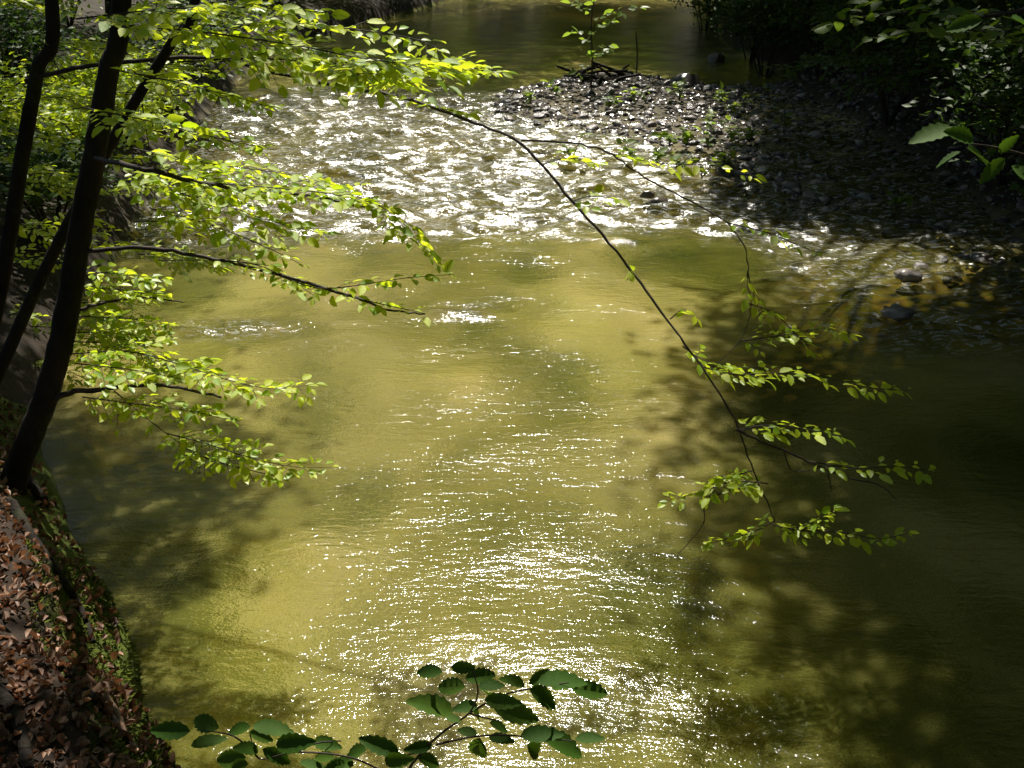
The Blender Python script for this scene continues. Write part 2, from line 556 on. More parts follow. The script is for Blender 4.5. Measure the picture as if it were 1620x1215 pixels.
# water: one sheet, real waves down to 25 cm, fine ripples in the material
wx = np.arange(-8.5, 8.6, .046)
wy = np.concatenate([np.arange(1.0, 11, .055), np.arange(11, 24, .042), np.arange(24, 30, .08), np.arange(30, 75, .35)])
WX, WY = np.meshgrid(wx, wy)
WX = WX + np.where(WY > 27, (WY - 27) * .12, 0) * (1 + 0 * WX)
bar_sd = poly_sd(np.stack([WX.ravel(), WY.ravel()], 1), BAR).reshape(WX.shape)
wob = rough_noise(WX * .9, WY * .9, 0, 10)
rif = smooth(11.6, 13.4, WY + .5 * wob) * (1 - smooth(20, 24, WY + .7 * wob))
rif = np.clip(rif + .7 * np.exp(-((WX - G(370, 520)[0]) / .8) ** 2 - ((WY - G(370, 520)[1]) / .45) ** 2)
              + .8 * np.exp(-((WX - G(730, 495)[0]) / .35) ** 2 - ((WY - G(730, 495)[1]) / .25) ** 2)
              + .75 * smooth(2.0, 3.2, WX + .3 * wob) * smooth(8.6, 9.8, WY + .3 * wob) * (1 - smooth(13, 15, WY))
              + .5 * np.exp(-((WX - G(1500, 530)[0]) / 1.2) ** 2 - ((WY - G(1500, 530)[1]) / .6) ** 2), 0, 1)
H = np.zeros_like(WX)
fade = 1 - smooth(24, 40, WY)
for k in range(46):
    lam = RNG.uniform(.24, 1.3)
    th = RNG.normal(0, .55) + (math.pi / 2)
    kv = 2 * math.pi / lam
    slope = .20 / math.sqrt(46) * (1.0 if lam > .4 else .8)
    ph = RNG.uniform(0, 6.28)
    warp = .35 * np.sin(.9 * WX + ph) + .3 * np.sin(.7 * WY + 2 * ph)
    H += slope / kv * np.sin(kv * (math.cos(th) * WX + math.sin(th) * WY + warp * .5) + ph)
H *= (.28 + 1.0 * rif) * fade
H2 = np.zeros_like(WX)
for k in range(40):                                      # short steep chop of the riffle
    lam = RNG.uniform(.19, .55)
    th = RNG.normal(0, .5) + (math.pi / 2)
    kv = 2 * math.pi / lam
    ph = RNG.uniform(0, 6.28)
    H2 += .46 / math.sqrt(40) / kv * np.sin(kv * (math.cos(th) * WX + math.sin(th) * WY + .12 * np.sin(1.7 * WX + ph) + .1 * np.sin(2.1 * WY + 2 * ph)) + ph)
H += H2 * rif * fade
idx = np.arange(WX.size).reshape(WX.shape)
quads = np.stack([idx[:-1, :-1], idx[:-1, 1:], idx[1:, 1:], idx[1:, :-1]], -1).reshape(-1, 4)
tag(obj('water', mesh_np('water', np.stack([WX.ravel(), WY.ravel(), H.ravel()], 1), quads, True, {'riffle': rif.ravel()}), M['water']),
    'murky olive stream water breaking into sparkling riffles', kind='structure')

# near bank with its mossy lip
LIP_PX = [(40, 640), (58, 700), (75, 760), (110, 840), (148, 905), (178, 955), (192, 1010), (196, 1080), (235, 1130), (275, 1200), (310, 1290), (380, 1500)]
LIP = spline([G(u, v, .45) for u, v in LIP_PX], 18)
SLIP = np.concatenate([[0], np.cumsum(np.linalg.norm(np.diff(LIP, axis=0), axis=1))])
ns, nt_ = 260, 150
ss = np.linspace(0, SLIP[-1], ns)
lip = np.stack([np.interp(ss, SLIP, LIP[:, k]) for k in range(3)], 1)
tan = unit(np.gradient(lip, axis=0))
outn = np.stack([-tan[:, 1], tan[:, 0], 0 * tan[:, 0]], 1)      # towards the water?
outn *= np.sign(outn[:, :1] + 1e-9)
tt = np.concatenate([np.linspace(-.35, 0, 34), np.linspace(0, 1, 117)[1:] ** 1.35 * 5.5])
BX, BY, BZ, MO = [], [], [], []
for j, t in enumerate(tt):
    x = lip[:, 0] - outn[:, 0] * max(t, 0) + outn[:, 0] * (max(-t, 0) * .18)
    y = lip[:, 1] - outn[:, 1] * max(t, 0) * .6 + outn[:, 1] * (max(-t, 0) * .18)
    n = rough_noise(x * 2.3, y * 2.3, 4, 24)
    n2 = rough_noise(x * 6 + 5, y * 6, 4, 24)
    z = .45 + .26 * t + .26 * float(smooth(0, .45, t)) + .07 * smooth(0, .3, t) * n + .035 * n2 if t >= 0 else .45 + t * 2.9 + .028 * n2
    if t < 0:
        x = x + .05 * rough_noise(y * 5, z * 7 + 0 * y, 4, 20)
    BX.append(x); BY.append(y); BZ.append(z + 0 * x); MO.append(np.exp(-(t / .30) ** 2) + .25 * (n2 > .6) + 0 * x)
BV = np.stack([np.array(BX).ravel(), np.array(BY).ravel(), np.array(BZ).ravel()], 1)
idx = np.arange(len(BV)).reshape(len(tt), ns)
quads = np.stack([idx[:-1, :-1], idx[1:, :-1], idx[1:, 1:], idx[:-1, 1:]], -1).reshape(-1, 4)
bank = tag(obj('river_bank', mesh_np('river_bank', BV, quads, True, {'moss': np.array(MO).ravel()}), M['bank']),
           'steep earth bank with a mossy lip strewn with dead leaves', kind='structure')
BGRID = BV.reshape(len(tt), ns, 3)
def bank_pick(n, t_lo, t_hi, rng):               # random points on the bank with normals
    ok = np.where((tt >= t_lo) & (tt < t_hi))[0]
    w = np.gradient(tt)[ok]
    j = rng.choice(ok, n, p=w / w.sum())
    i = rng.integers(1, ns - 1, n)
    j = np.clip(j, 1, len(tt) - 2)
    a, b = rng.random((n, 1)), rng.random((n, 1))
    p = BGRID[j, i] * (1 - a) + BGRID[j, i + 1] * a + (BGRID[j + 1, i] - BGRID[j, i]) * b
    nr = unit(np.cross(BGRID[j, i + 1] - BGRID[j, i], BGRID[j + 1, i] - BGRID[j, i]))
    nr *= np.sign(nr[:, 2:3] + 1e-6)
    return p, nr

# ------------------------------------------------------------------ foliage
def spray(path, length, leaf, acc, tubes, rng, density=1.0, up=None, twig_r=.004, tilt=.38, start=.05):
    """a flat beech spray: side twigs left and right of the path, leaves alternating along them"""
    P = spline(path, 6)
    seg = np.linalg.norm(np.diff(P, axis=0), axis=1)
    L = np.concatenate([[0], np.cumsum(seg)])
    tot = L[-1]
    T = unit(np.gradient(P, axis=0))
    at = lambda s, A: np.array([np.interp(s, L, A[:, k]) for k in range(3)])
    tubes.add(P, twig_r, twig_r * .35, 5)
    s, side = tot * start, 1
    step = leaf * .5 / density
    while s < tot:
        f = s / tot
        p, t = at(s, P), at(s, T)
        nrm = unit(np.array([0, 0, 1.0]) + rng.normal(0, .16, 3)) if up is None else unit(np.asarray(up) + rng.normal(0, .1, 3))
        sd = unit(np.cross(t, nrm)) * side
        tl = length * (1.0 - .75 * f) * rng.uniform(.45, 1.1)
        d = unit(t * rng.uniform(.45, .9) + sd * .85 + np.array([0, 0, rng.normal(-.05, .12)]))
        q = p + d * tl
        q[2] -= tl * tl * .18
        if tl > leaf * 1.2:
            tubes.add(np.array([p, (p + q) / 2 + [0, 0, tl * .03], q]), twig_r * .5, twig_r * .25, 4)
        k = max(1, int(tl / (leaf * .45)))
        for j in range(k + 1):
            g = (j + .6) / (k + .6)
            if rng.random() > .9:
                continue
            b = p + (q - p) * min(g, 1)
            sgn = 1 if j % 2 else -1
            ld = unit(d * (1.4 if j == k else .7) + np.cross(nrm, d) * sgn * (.1 if j == k else .75) + rng.normal(0, .15, 3) + [0, 0, -.05])
            acc.append((b, ld, unit(nrm + rng.normal(0, tilt, 3)), leaf * rng.uniform(.5, 1.25)))
        s += step * rng.uniform(.7, 1.3)
        side = -side

def finish_foliage(root, branch, acc, tubes, mat, n_single=300, tpl=LEAF_MID, twig_name='twigs', single=True):
    """the leaves that show largest become leaf objects under their branch, the rest one foliage part"""
    P = np.array([a[0] for a in acc]); D = np.array([a[1] for a in acc]); Nn = np.array([a[2] for a in acc]); S = np.array([a[3] for a in acc])
    u, v, d = proj(P)
    X, Y, Z = frames(D, Nn)
    toc = unit(P - [0, 0, CAM_Z])
    score = S ** 2 * np.abs((Z * toc).sum(1)) / d ** 2
    score[(u < 0) | (u > 1620) | (v < 0) | (v > 1215) | (d < .1)] = -1
    order = np.argsort(-score)
    big = [k for k in order[:n_single] if score[k] > 0] if single else []
    rest = np.setdiff1d(np.arange(len(P)), big)
    if len(big):
        me = mesh_np('leaf', LEAF_FINE[0] if n_single < 120 else LEAF_SINGLE[0], LEAF_FINE[1] if n_single < 120 else LEAF_SINGLE[1], True)
        me.materials.append(mat)
        for k in big:
            o = obj('leaf', me, None, branch)
            mw = Matrix(((X[k, 0] * S[k], Y[k, 0] * S[k], Z[k, 0] * S[k], P[k, 0]), (X[k, 1] * S[k], Y[k, 1] * S[k], Z[k, 1] * S[k], P[k, 1]),
                         (X[k, 2] * S[k], Y[k, 2] * S[k], Z[k, 2] * S[k], P[k, 2]), (0, 0, 0, 1)))
            o.matrix_basis = mw
    if len(rest):
        V, FF = leaf_batch(tpl, P[rest], D[rest], Nn[rest], S[rest])
        tag(obj('foliage', mesh_np('foliage', V, FF, True), mat, root), kind='stuff')
    if tubes.V:
        tag(tubes.build(twig_name, M['twig'], root), kind='stuff')
LEAF_SINGLE = leaf_template(5, 0.54, teeth=.05)

def px_path(pts):                                # [(u, v, Y), ...]
    return [PY(u, v, Y) for u, v, Y in pts]

def canopy(root, centre, rad, n_clusters, rng, leaf=.16, per=16, spread=.42, mat='canopy'):
    zlow = lambda P: np.maximum(4.25 - .1 * np.maximum(P[:, 1], 0) + .25 * (P[:, 1] > 14), .4)   # branches start above the open view
    """crown of leaf clumps, with gaps cut to shape the sun patches on the stream"""
    c = np.asarray(centre, dtype=float)
    q = unit(rng.normal(size=(n_clusters * 2, 3))) * (rng.random((n_clusters * 2, 1)) ** .45)
    q = c + q * np.asarray(rad)
    q = q[q[:, 2] > zlow(q)]
    L = lit_at(q)
    q = q[rng.random(len(q)) > np.clip(L ** .5 * 1.1, 0, 1)]
    q = q[:n_clusters]
    if not len(q):
        return
    P = np.repeat(q, per, 0) + rng.normal(0, spread, (len(q) * per, 3)) * [1, 1, .55]
    L = lit_at(P)
    P = P[(rng.random(len(P)) > (L - .45) * 1.9) & (P[:, 2] > zlow(P))]
    n = len(P)
    V, FF = leaf_batch(LEAF_LOW, P, rng.normal(size=(n, 3)) * [1, 1, .5], rng.normal(0, .5, (n, 3)) + [0, 0, 1], leaf * rng.uniform(.7, 1.3, n))
    tag(obj('crown', mesh_np('crown', V, FF), M[mat], root), kind='stuff')

def limbs(root, base, centre, rad, rng, n, r0):
    for k in range(n):
        e = np.asarray(centre) + unit(rng.normal(size=3) * [1, 1, .5]) * np.asarray(rad) * .8
        if e[2] < 5.2:
            e[2] = 5.2 + rng.random()
        s = np.array(base) + (np.array(centre) - np.array(base)) * rng.uniform(.55, .95)
        s[2] = max(s[2], 4.6)
        Tubes().add(spline([s, (s + e) / 2 + [0, 0, .4], e], 5), r0 * .4, r0 * .08, 6).build('limb', M['bark'], root)

# ---- the two leaning beeches and the sapling on the near bank
rngA = np.random.default_rng(11)
def trunk_part(root, px, r0, r1, top, sides=14, bumps=.035, flare=1.35):
    pts = px_path(px)
    P = spline(pts + [np.asarray(t, dtype=float) for t in top], 10)
    t = Tubes()
    t.add(P, r0, r1, sides, bumps)
    V = t.V[0].reshape(len(P), sides, 3)
    f = 1 + (flare - 1) * np.exp(-np.arange(len(P)) / 4.0)
    t.V[0] = (P[:, None] + (V - P[:, None]) * f[:, None, None]).reshape(-1, 3)
    return t.build('trunk', M['bark'], root)

base = PY(28, 760, 5.7)
tree = thing('beech_tree', base, 'leaning dark beech trunk rooted on the mossy lip of the bank', 'tree')
trunk_part(tree, [(12, 800, 5.7), (30, 735, 5.7), (75, 620, 5.7), (105, 500, 5.7), (128, 360, 5.72), (152, 230, 5.75), (172, 110, 5.8), (192, 0, 5.85)], .078, .036,
           [(-1.75, 6.2, 5.2), (-1.2, 6.7, 7.5), (-.9, 7, 10)])
canopy(tree, (-2.2, 7.6, 8.8), (3.6, 3.6, 3.4), 700, rngA)
limbs(tree, base, (-2.2, 7.6, 8.8), (3.4, 3.4, 3), rngA, 5, .10)
acc, tw = [], Tubes()
B1 = [(62, 645, 5.7), (110, 622, 5.65), (180, 614, 5.6), (260, 610, 5.5), (350, 628, 5.4)]
B2 = [(128, 398, 5.7), (230, 392, 5.6), (340, 410, 5.5), (460, 440, 5.4), (560, 470, 5.3), (615, 490, 5.25), (672, 497, 5.2)]
B3 = [(150, 250, 5.7), (230, 268, 4.95), (330, 292, 5.15), (430, 305, 5.25), (520, 315, 5.25), (600, 335, 5.25)]
B4 = [(100, 500, 5.7), (160, 480, 5.8), (230, 470, 6.0), (290, 478, 6.1)]
br = None
for bp, r in ((B1, .020), (B2, .013), (B3, .014), (B4, .012)):
    o = Tubes().add(crook(spline(px_path(bp), 7), .003, int(r * 1e4)), r, r * .3, 7, .06).build('branch', M['twig'], tree)
    br = br or o
def sp(path, length, leaf=.075, density=1.0, rng=rngA, a=None, t=None, **kw):
    spray(px_path(path), length, leaf, acc if a is None else a, tw if t is None else t, rng, density, **kw)
# low sprays over the water
sp([(110, 560, 5.7), (200, 556, 5.6), (280, 575, 5.5), (350, 598, 5.45), (430, 615, 5.4), (500, 607, 5.4)], .30, .07, 1.35)
sp([(90, 540, 5.8), (180, 545, 5.8), (260, 575, 5.8), (330, 592, 5.7)], .28, .07, 1.2)
sp([(120, 575, 5.5), (210, 585, 5.4), (290, 600, 5.3)], .26, .07, 1.1)
sp([(130, 628, 5.5), (220, 640, 5.4), (300, 650, 5.3), (365, 665, 5.25)], .22, .07, 1.2)
sp([(180, 618, 5.6), (240, 668, 5.45), (300, 712, 5.3), (330, 725, 5.3)], .03, .07, .25)
sp([(262, 685, 5.4), (320, 700, 5.3), (390, 722, 5.2), (460, 738, 5.2), (525, 740, 5.2)], .24, .07, 1.3)
sp([(300, 715, 5.3), (360, 735, 5.2), (430, 752, 5.15), (455, 760, 5.1)], .16, .07, 1.0)
# mid sprays beside the trunk
for y0 in (430, 455, 500, 525):
    sp([(120 - (y0 - 430) * .2, y0, 5.9), (190, y0 + 3, 6.0), (265, y0 + 12, 6.1)], .26, .07, 1.25)
# the dark twig over open water
sp([(430, 432, 5.45), (500, 455, 5.35), (560, 452, 5.3), (640, 440, 5.2), (718, 434, 5.1)], .13, .07, .75)
sp([(540, 466, 5.3), (600, 480, 5.25), (672, 496, 5.2)], .14, .065, .7)
sp([(340, 410, 5.5), (410, 420, 5.4), (470, 450, 5.4), (500, 470, 5.3)], .15, .075, 1.0)
# the big bright spray
sp([(190, 262, 5.30), (300, 285, 5.15), (420, 296, 5.25), (520, 306, 5.25), (600, 326, 5.25), (645, 365, 5.15), (684, 404, 5.15)], .36, .07, 1.4)
sp([(220, 290, 5.05), (330, 318, 5.05), (430, 350, 5.05), (520, 372, 5.05)], .30, .07, 1.2)
sp([(210, 235, 5.35), (330, 258, 5.55), (450, 275, 5.65), (560, 300, 5.65)], .30, .07, 1.1)
sp([(240, 330, 5.30), (340, 358, 5.30), (430, 395, 5.20), (480, 420, 5.20)], .22, .07, .9)
finish_foliage(tree, br, acc, tw, M['beech'])

# ---- second beech with the long arching branch
base2 = PY(-70, 800, 7.4)
tree2 = thing('beech_tree', base2, 'slender dark beech behind the leaning trunk, bearing the long arching branch', 'tree')
trunk_part(tree2, [(-75, 820, 7.4), (-40, 640, 7.4), (2, 450, 7.4), (38, 230, 7.4), (60, 110, 7.4), (82, 0, 7.4)], .060, .032,
           [(-2.9, 7.5, 5.5), (-2.7, 7.8, 8), (-2.6, 8, 11)])
rngB = np.random.default_rng(12)
canopy(tree2, (-4.2, 9.2, 9.2), (4.0, 4.0, 3.4), 800, rngB)
limbs(tree2, base2, (-4, 9, 9.2), (3.6, 3.6, 3), rngB, 5, .10)
acc2, tw2 = [], Tubes()
LONG = [(40, 128, 7.4), (120, 108, 7.3), (220, 96, 7.2), (335, 92, 7.0), (450, 118, 6.8), (560, 140, 6.6), (640, 155, 6.5), (740, 190, 6.3), (825, 228, 6.1), (905, 318, 5.9), (985, 410, 5.7),
        (1050, 498, 5.5), (1110, 580, 5.3), (1160, 660, 5.15), (1192, 745, 5.05), (1226, 824, 5.0)]
long_o = Tubes().add(crook(spline(px_path(LONG), 7), .0025, 1), .016, .0035, 8, .08, .8).build('branch', M['twig'], tree2)
SIDE = [(825, 222, 6.1), (900, 226, 6.2), (960, 240, 6.25), (1010, 275, 6.3), (1080, 312, 6.3), (1150, 352, 6.2), (1180, 400, 6.1), (1183, 450, 6.0), (1188, 490, 6.0), (1170, 540, 5.9), (1120, 585, 5.8)]
Tubes().add(crook(spline(px_path(SIDE), 6), .003, 2), .0065, .002, 6, .06).build('branch', M['twig'], tree2)
SIDE2 = [(1166, 680, 5.12), (1220, 705, 5.1), (1280, 730, 5.05), (1330, 752, 5.0), (1385, 765, 5.0), (1420, 790, 4.9)]
Tubes().add(crook(spline(px_path(SIDE2), 6), .003, 3), .008, .0025, 6, .06).build('branch', M['twig'], tree2)
for q in ([(1240, 715, 5.1), (1255, 745, 5.1), (1300, 740, 5.05), (1345, 735, 5.0)], [(1200, 765, 5.05), (1120, 790, 5.0), (1112, 830, 5.0), (1070, 880, 4.95)], [(1310, 750, 5.0), (1316, 778, 5.0)],
          [(225, 165, 6.5), (235, 230, 6.5), (246, 315, 6.45)], [(300, 190, 6.6), (318, 225, 6.5), (340, 250, 6.5)]):
    tw2.add(spline(px_path(q), 6), .0045, .0015, 5, .08)
def sp2(path, length, leaf=.075, density=1.0, **kw):
    sp(path, length, leaf, density, rngB, acc2, tw2, **kw)
# sprays at the top
sp2([(200, 40, 4.92), (330, 52, 4.85), (470, 72, 4.82), (560, 90, 4.78), (640, 100, 4.75), (720, 105, 6.6), (790, 116, 6.5)], .38, .07, 1.3)
sp2([(280, 98, 4.85), (400, 92, 4.82), (500, 100, 4.78), (580, 118, 4.75), (640, 130, 6.6)], .28, .07, 1.2)
sp2([(120, 30, 4.92), (260, 14, 4.96), (400, 12, 4.99), (520, 20, 5.03)], .42, .075, 1.2)
sp2([(300, 60, 5.13), (420, 36, 5.20), (540, 44, 5.27), (650, 60, 5.27), (700, 80, 5.20)], .36, .075, 1.0)
sp2([(180, 110, 4.92), (280, 130, 4.92), (360, 150, 4.96), (430, 170, 4.96)], .30, .07, 1.0)
sp2([(130, 170, 4.99), (230, 190, 4.99), (330, 215, 4.99), (420, 235, 4.99)], .34, .07, 1.1)
sp2([(620, 150, 6.5), (700, 172, 6.4), (760, 180, 6.4)], .10, .075, .8)
# the leaf sprays hanging from the long branch
sp2([(1215, 765, 5.05), (1160, 762, 5.0), (1110, 778, 5.0), (1058, 792, 5.0)], .14, .065, 1.3)
sp2([(1190, 745, 5.05), (1150, 756, 5.1), (1120, 770, 5.1)], .12, .065, 1.2)
sp2([(1226, 824, 5.0), (1190, 842, 5.0), (1150, 852, 5.0), (1118, 858, 5.0)], .10, .065, 1.3)
sp2([(1220, 830, 5.0), (1260, 835, 5.0), (1325, 808, 4.95)], .12, .065, 1.3)
sp2([(1250, 838, 5.0), (1330, 842, 4.95), (1390, 852, 4.9), (1442, 843, 4.85)], .09, .07, 1.0)
sp2([(1110, 580, 5.3), (1160, 592, 5.4), (1230, 590, 5.45), (1300, 596, 5.5), (1370, 612, 5.5), (1438, 618, 5.5)], .16, .07, 1.0)
sp2([(1080, 548, 5.45), (1130, 580, 5.5), (1200, 580, 5.55)], .13, .065, .9)
sp2([(1170, 540, 5.9), (1240, 530, 5.9), (1300, 520, 5.9), (1345, 530, 5.9)], .15, .07, 1.0)
sp2([(1165, 680, 5.1), (1220, 672, 5.2), (1280, 680, 5.2), (1330, 690, 5.2)], .16, .07, 1.1)
sp2([(1280, 730, 5.05), (1350, 740, 5.0), (1420, 738, 5.0), (1475, 745, 4.95)], .12, .07, .8)
sp2([(1183, 430, 6.0), (1190, 460, 6.0), (1200, 480, 6.0)], .16, .075, .7)
sp2([(985, 410, 5.7), (1000, 430, 5.7), (990, 445, 5.7)], .07, .06, .8)
sp2([(1060, 505, 5.5), (1080, 490, 5.5), (1100, 500, 5.5)], .07, .06, .8)
sp2([(860, 260, 6.0), (900, 250, 6.1), (960, 262, 6.1)], .14, .075, .7)
sp2([(960, 242, 6.2), (1040, 258, 6.3), (1130, 262, 6.3), (1200, 280, 6.3)], .16, .075, .7)
sp2([(905, 318, 5.9), (940, 310, 5.9), (990, 318, 5.9)], .14, .075, .6)
sp2([(1150, 352, 6.2), (1220, 370, 6.2), (1280, 395, 6.2), (1310, 400, 6.2)], .14, .075, .6)
sp2([(1185, 480, 6.0), (1230, 500, 6.0), (1290, 560, 5.9)], .16, .07, .7)
finish_foliage(tree2, long_o, acc2, tw2, M['beech'])

# ---- thin sapling stem crossing behind the trunk
base3 = PY(-110, 800, 6.4)
tree3 = thing('beech_sapling', base3, 'thin dark sapling stem slanting across behind the leaning beech trunk', 'sapling')
trunk_part(tree3, [(-112, 800, 6.4), (-60, 710, 6.4), (0, 585, 6.4), (60, 450, 6.4), (118, 335, 6.4), (165, 245, 6.4), (220, 150, 6.4), (270, 70, 6.4), (310, -5, 6.4)], .045, .022,
           [(-1.5, 6.6, 4.6), (-1.2, 7, 6)], 10, .03, 1.15)
rngC = np.random.default_rng(13)
acc3, tw3 = [], Tubes()
brc = Tubes().add(spline(px_path([(275, 60, 6.4), (310, 12, 6.4), (365, 0, 6.4), (420, -12, 6.4)]), 6), .009, .003, 6).build('branch', M['twig'], tree3)
for k in range(46):
    u0, v0 = rngC.uniform(-30, 250), rngC.uniform(-10, 600)
    if v0 > 420 and u0 > 130:
        continue
    Y0 = rngC.uniform(7.0, 9.2)
    w = rngC.uniform(70, 150)
    sp([(u0, v0, Y0), (u0 + w * .5, v0 + rngC.uniform(-8, 8), Y0 + .1), (u0 + w, v0 + rngC.uniform(0, 25), Y0 + .1)], .28, .075, 1.0, rngC, acc3, tw3)
finish_foliage(tree3, brc, acc3, tw3, M['beech'])

# ------------------------------------------------------------------ shading trees along both banks
def bank_tree(x, y, top, rad, label, group, seed, n=520, lean=0.0, mat='canopy', leaf=.16, per=16):
    rng = np.random.default_rng(seed)
    z0 = float(ground_h(np.array([x]), np.array([y]))[0]) - .1
    root = thing('woodland_tree', (x, y, z0), label, 'tree', group)
    c = np.array([x + lean, y + rng.normal(0, .4), top - rad * .8])
    Tubes().add(spline([(x, y, z0), (x + lean * .15, y, z0 + 2.5), (x + lean * .5, y + .2, top * .55), c + [0, 0, rad * .5]], 6), .19, .05, 10, .04).build('trunk', M['bark'], root)
    limbs(root, (x, y, z0), c, (rad, rad, rad * .8), rng, 6, .16)
    canopy(root, c, (rad, rad, rad * .85), n, rng, leaf, per, mat=mat)
    return root
k = 100
for y in (13.5, 18.5, 24, 29.5, 35, 41):
    x = float(np.interp(y, LP[:, 1], LP[:, 0])) - 2.6 - (k % 3) * .6
    bank_tree(x, y, 14 + (k % 4), 4.8, 'tall woodland tree on the leafy bank behind the leaning beeches', 'trees along the leafy bank', k, 1300, 1.8 if y < 29 else 4.2)
    k += 1
for y, lean, rad in ((10.5, -3.2, 4.2), (13, -4.6, 4.4), (16, -3.6, 4.6), (19, -4.2, 4.6), (22, -2.6, 4.8), (26, -2.4, 5), (31, -3.6, 5), (36, -4.6, 5), (40, -5.0, 5)):
    x = float(np.interp(y, RP[:, 1], RP[:, 0])) + 1.6 + (k % 3) * .5
    bank_tree(x, y, 12 + (k % 4), rad, 'tall woodland tree on the dark bank beyond the gravel', 'trees along the dark bank', k, 2000, lean)
    k += 1
for x, y in ((11.5, 9), (12, 14), (12.5, 19), (11.5, 24), (12, 29), (12, 35), (17, 12), (17.5, 18), (17, 24), (17, 31)):  # extra rows added so the dark water does not mirror open sky
    bank_tree(x, y, 12 + (k % 4), 5.4, 'unseen woodland tree added behind the dark bank to close off the sky', 'trees deep in the wood', k, 1500, -1.0, 'canopy', .31, 5)
    k += 1
for x, y in ((-12, 56), (-5, 59), (2, 61), (9, 63), (16, 65), (24, 67), (-16, 50), (-1, 68), (7, 71), (16, 74), (30, 66)):
    bank_tree(x, y, 15 + (k % 4), 5.5, 'distant woodland tree at the upstream bend', 'trees at the upstream bend', k, 1900, 0.0, 'beech', .31, 5)  # brighter leaf colour gives these a sunlit look in the water's reflection
    k += 1
for x, y in ((-9, -4), (-4, -6), (1, -5.5), (6, -5), (11, -3), (-9, 3), (9.5, 3), (10, 8), (-11, 8), (-3, -11), (5, -11)):  # added behind the camera to keep sky light off the near sides
    bank_tree(x, y, 14 + (k % 4), 5.0, 'unseen woodland tree added downstream to shut out sky light', 'trees downstream', k, 1600, 0.0, 'canopy', .31, 5)
    k += 1

# ---- bushes
def bush(x, y, rx, rz, label, group, seed, n=900, leaf=.10, mat='dark_leaf', z=None, tpl=LEAF_MID):
    rng = np.random.default_rng(seed)
    z0 = float(ground_h(np.array([x]), np.array([y]))[0]) - .05 if z is None else z
    root = thing('leafy_bush', (x, y, z0), label, 'bush', group)
    st = Tubes()
    tips = []
    for j in range(9):
        a = rng.uniform(0, 6.28)
        e = np.array([x, y, z0]) + [math.cos(a) * rx * rng.uniform(.4, .9), math.sin(a) * rx * rng.uniform(.4, .9), rz * rng.uniform(.6, 1.0)]
        st.add(spline([(x, y, z0), (np.array([x, y, z0]) + e) / 2 + [0, 0, .2 * rz], e], 4), .02, .005, 5)
        tips.append(e)
    tag(st.build('stems', M['twig'], root), kind='stuff')
    acc, tw = [], Tubes()
    tips = np.array(tips)
    m = n // 14
    q = tips[rng.integers(0, len(tips), m)] * .5 + .5 * (np.array([x, y, z0 + rz * .5]) + unit(rng.normal(size=(m, 3))) * [rx, rx, rz * .5] * rng.random((m, 1)) ** .4)
    q = q[q[:, 2] > z0 + .05]
    P = np.repeat(q, 14, 0) + rng.normal(0, .16, (len(q) * 14, 3)) * [1, 1, .4]
    nn = len(P)
    V, FF = leaf_batch(tpl, P, rng.normal(size=(nn, 3)) * [1, 1, .35], rng.normal(0, .4, (nn, 3)) + [0, 0, 1], leaf * rng.uniform(.7, 1.25, nn))
    tag(obj('foliage', mesh_np('foliage', V, FF, True), M[mat], root), kind='stuff')
    return root
k = 300
for u, v, d, hh in ((140, 440, .3, 1.3), (60, 400, .6, 1.6), (190, 345, .2, 1.4), (110, 300, .8, 1.8), (235, 275, .2, 1.5), (150, 215, .9, 2.0), (285, 205, .2, 1.6), (40, 230, 1.6, 2.0), (220, 140, 1.2, 2.0),
                   (335, 140, .3, 1.5), (110, 110, 2.5, 2.2), (300, 70, 1.5, 1.8), (400, 85, .3, 1.3), (470, 55, .3, 1.2), (540, 35, .3, 1.2), (620, 14, .4, 1.2), (690, -6, .4, 1.2), (420, 20, 1.5, 1.6), (200, 40, 3., 2.2)):
    g = G(u, v)
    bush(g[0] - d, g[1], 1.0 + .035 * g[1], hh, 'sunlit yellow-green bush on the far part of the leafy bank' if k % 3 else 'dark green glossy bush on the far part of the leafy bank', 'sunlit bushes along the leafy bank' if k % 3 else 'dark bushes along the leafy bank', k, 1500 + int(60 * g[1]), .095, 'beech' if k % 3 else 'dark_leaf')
    k += 1
for y in (8.5, 10.5, 12.5, 14.5, 16.5, 18.5, 20.5, 22.5, 24.5, 26.5, 29, 32, 35, 38):
    x = float(np.interp(y, RP[:, 1], RP[:, 0])) + (.2 if y < 22 else -.35) + .25 * (k % 3)
    bush(x, y, 1.7, 2.6 if y > 12 else 1.2, 'dark bush crowding the shaded bank beyond the gravel', 'bushes along the dark bank', k, 3000, .12, tpl=LEAF_LOW)
    k += 1

for x, y in ((-4.5, 44), (-1, 46.2), (2.5, 48), (6, 49.8), (9.5, 51.5), (13.5, 53.5), (18, 55.5), (4, 52.5), (10, 55.5)):
    bush(x, y, 2.7, 5.2, 'tall sunlit bush closing the stream at the upstream bend', 'bushes at the upstream bend', k, 4200, .22, 'beech', tpl=LEAF_LOW)  # leaf colour brightened so the far water mirrors sunlit green
    k += 1

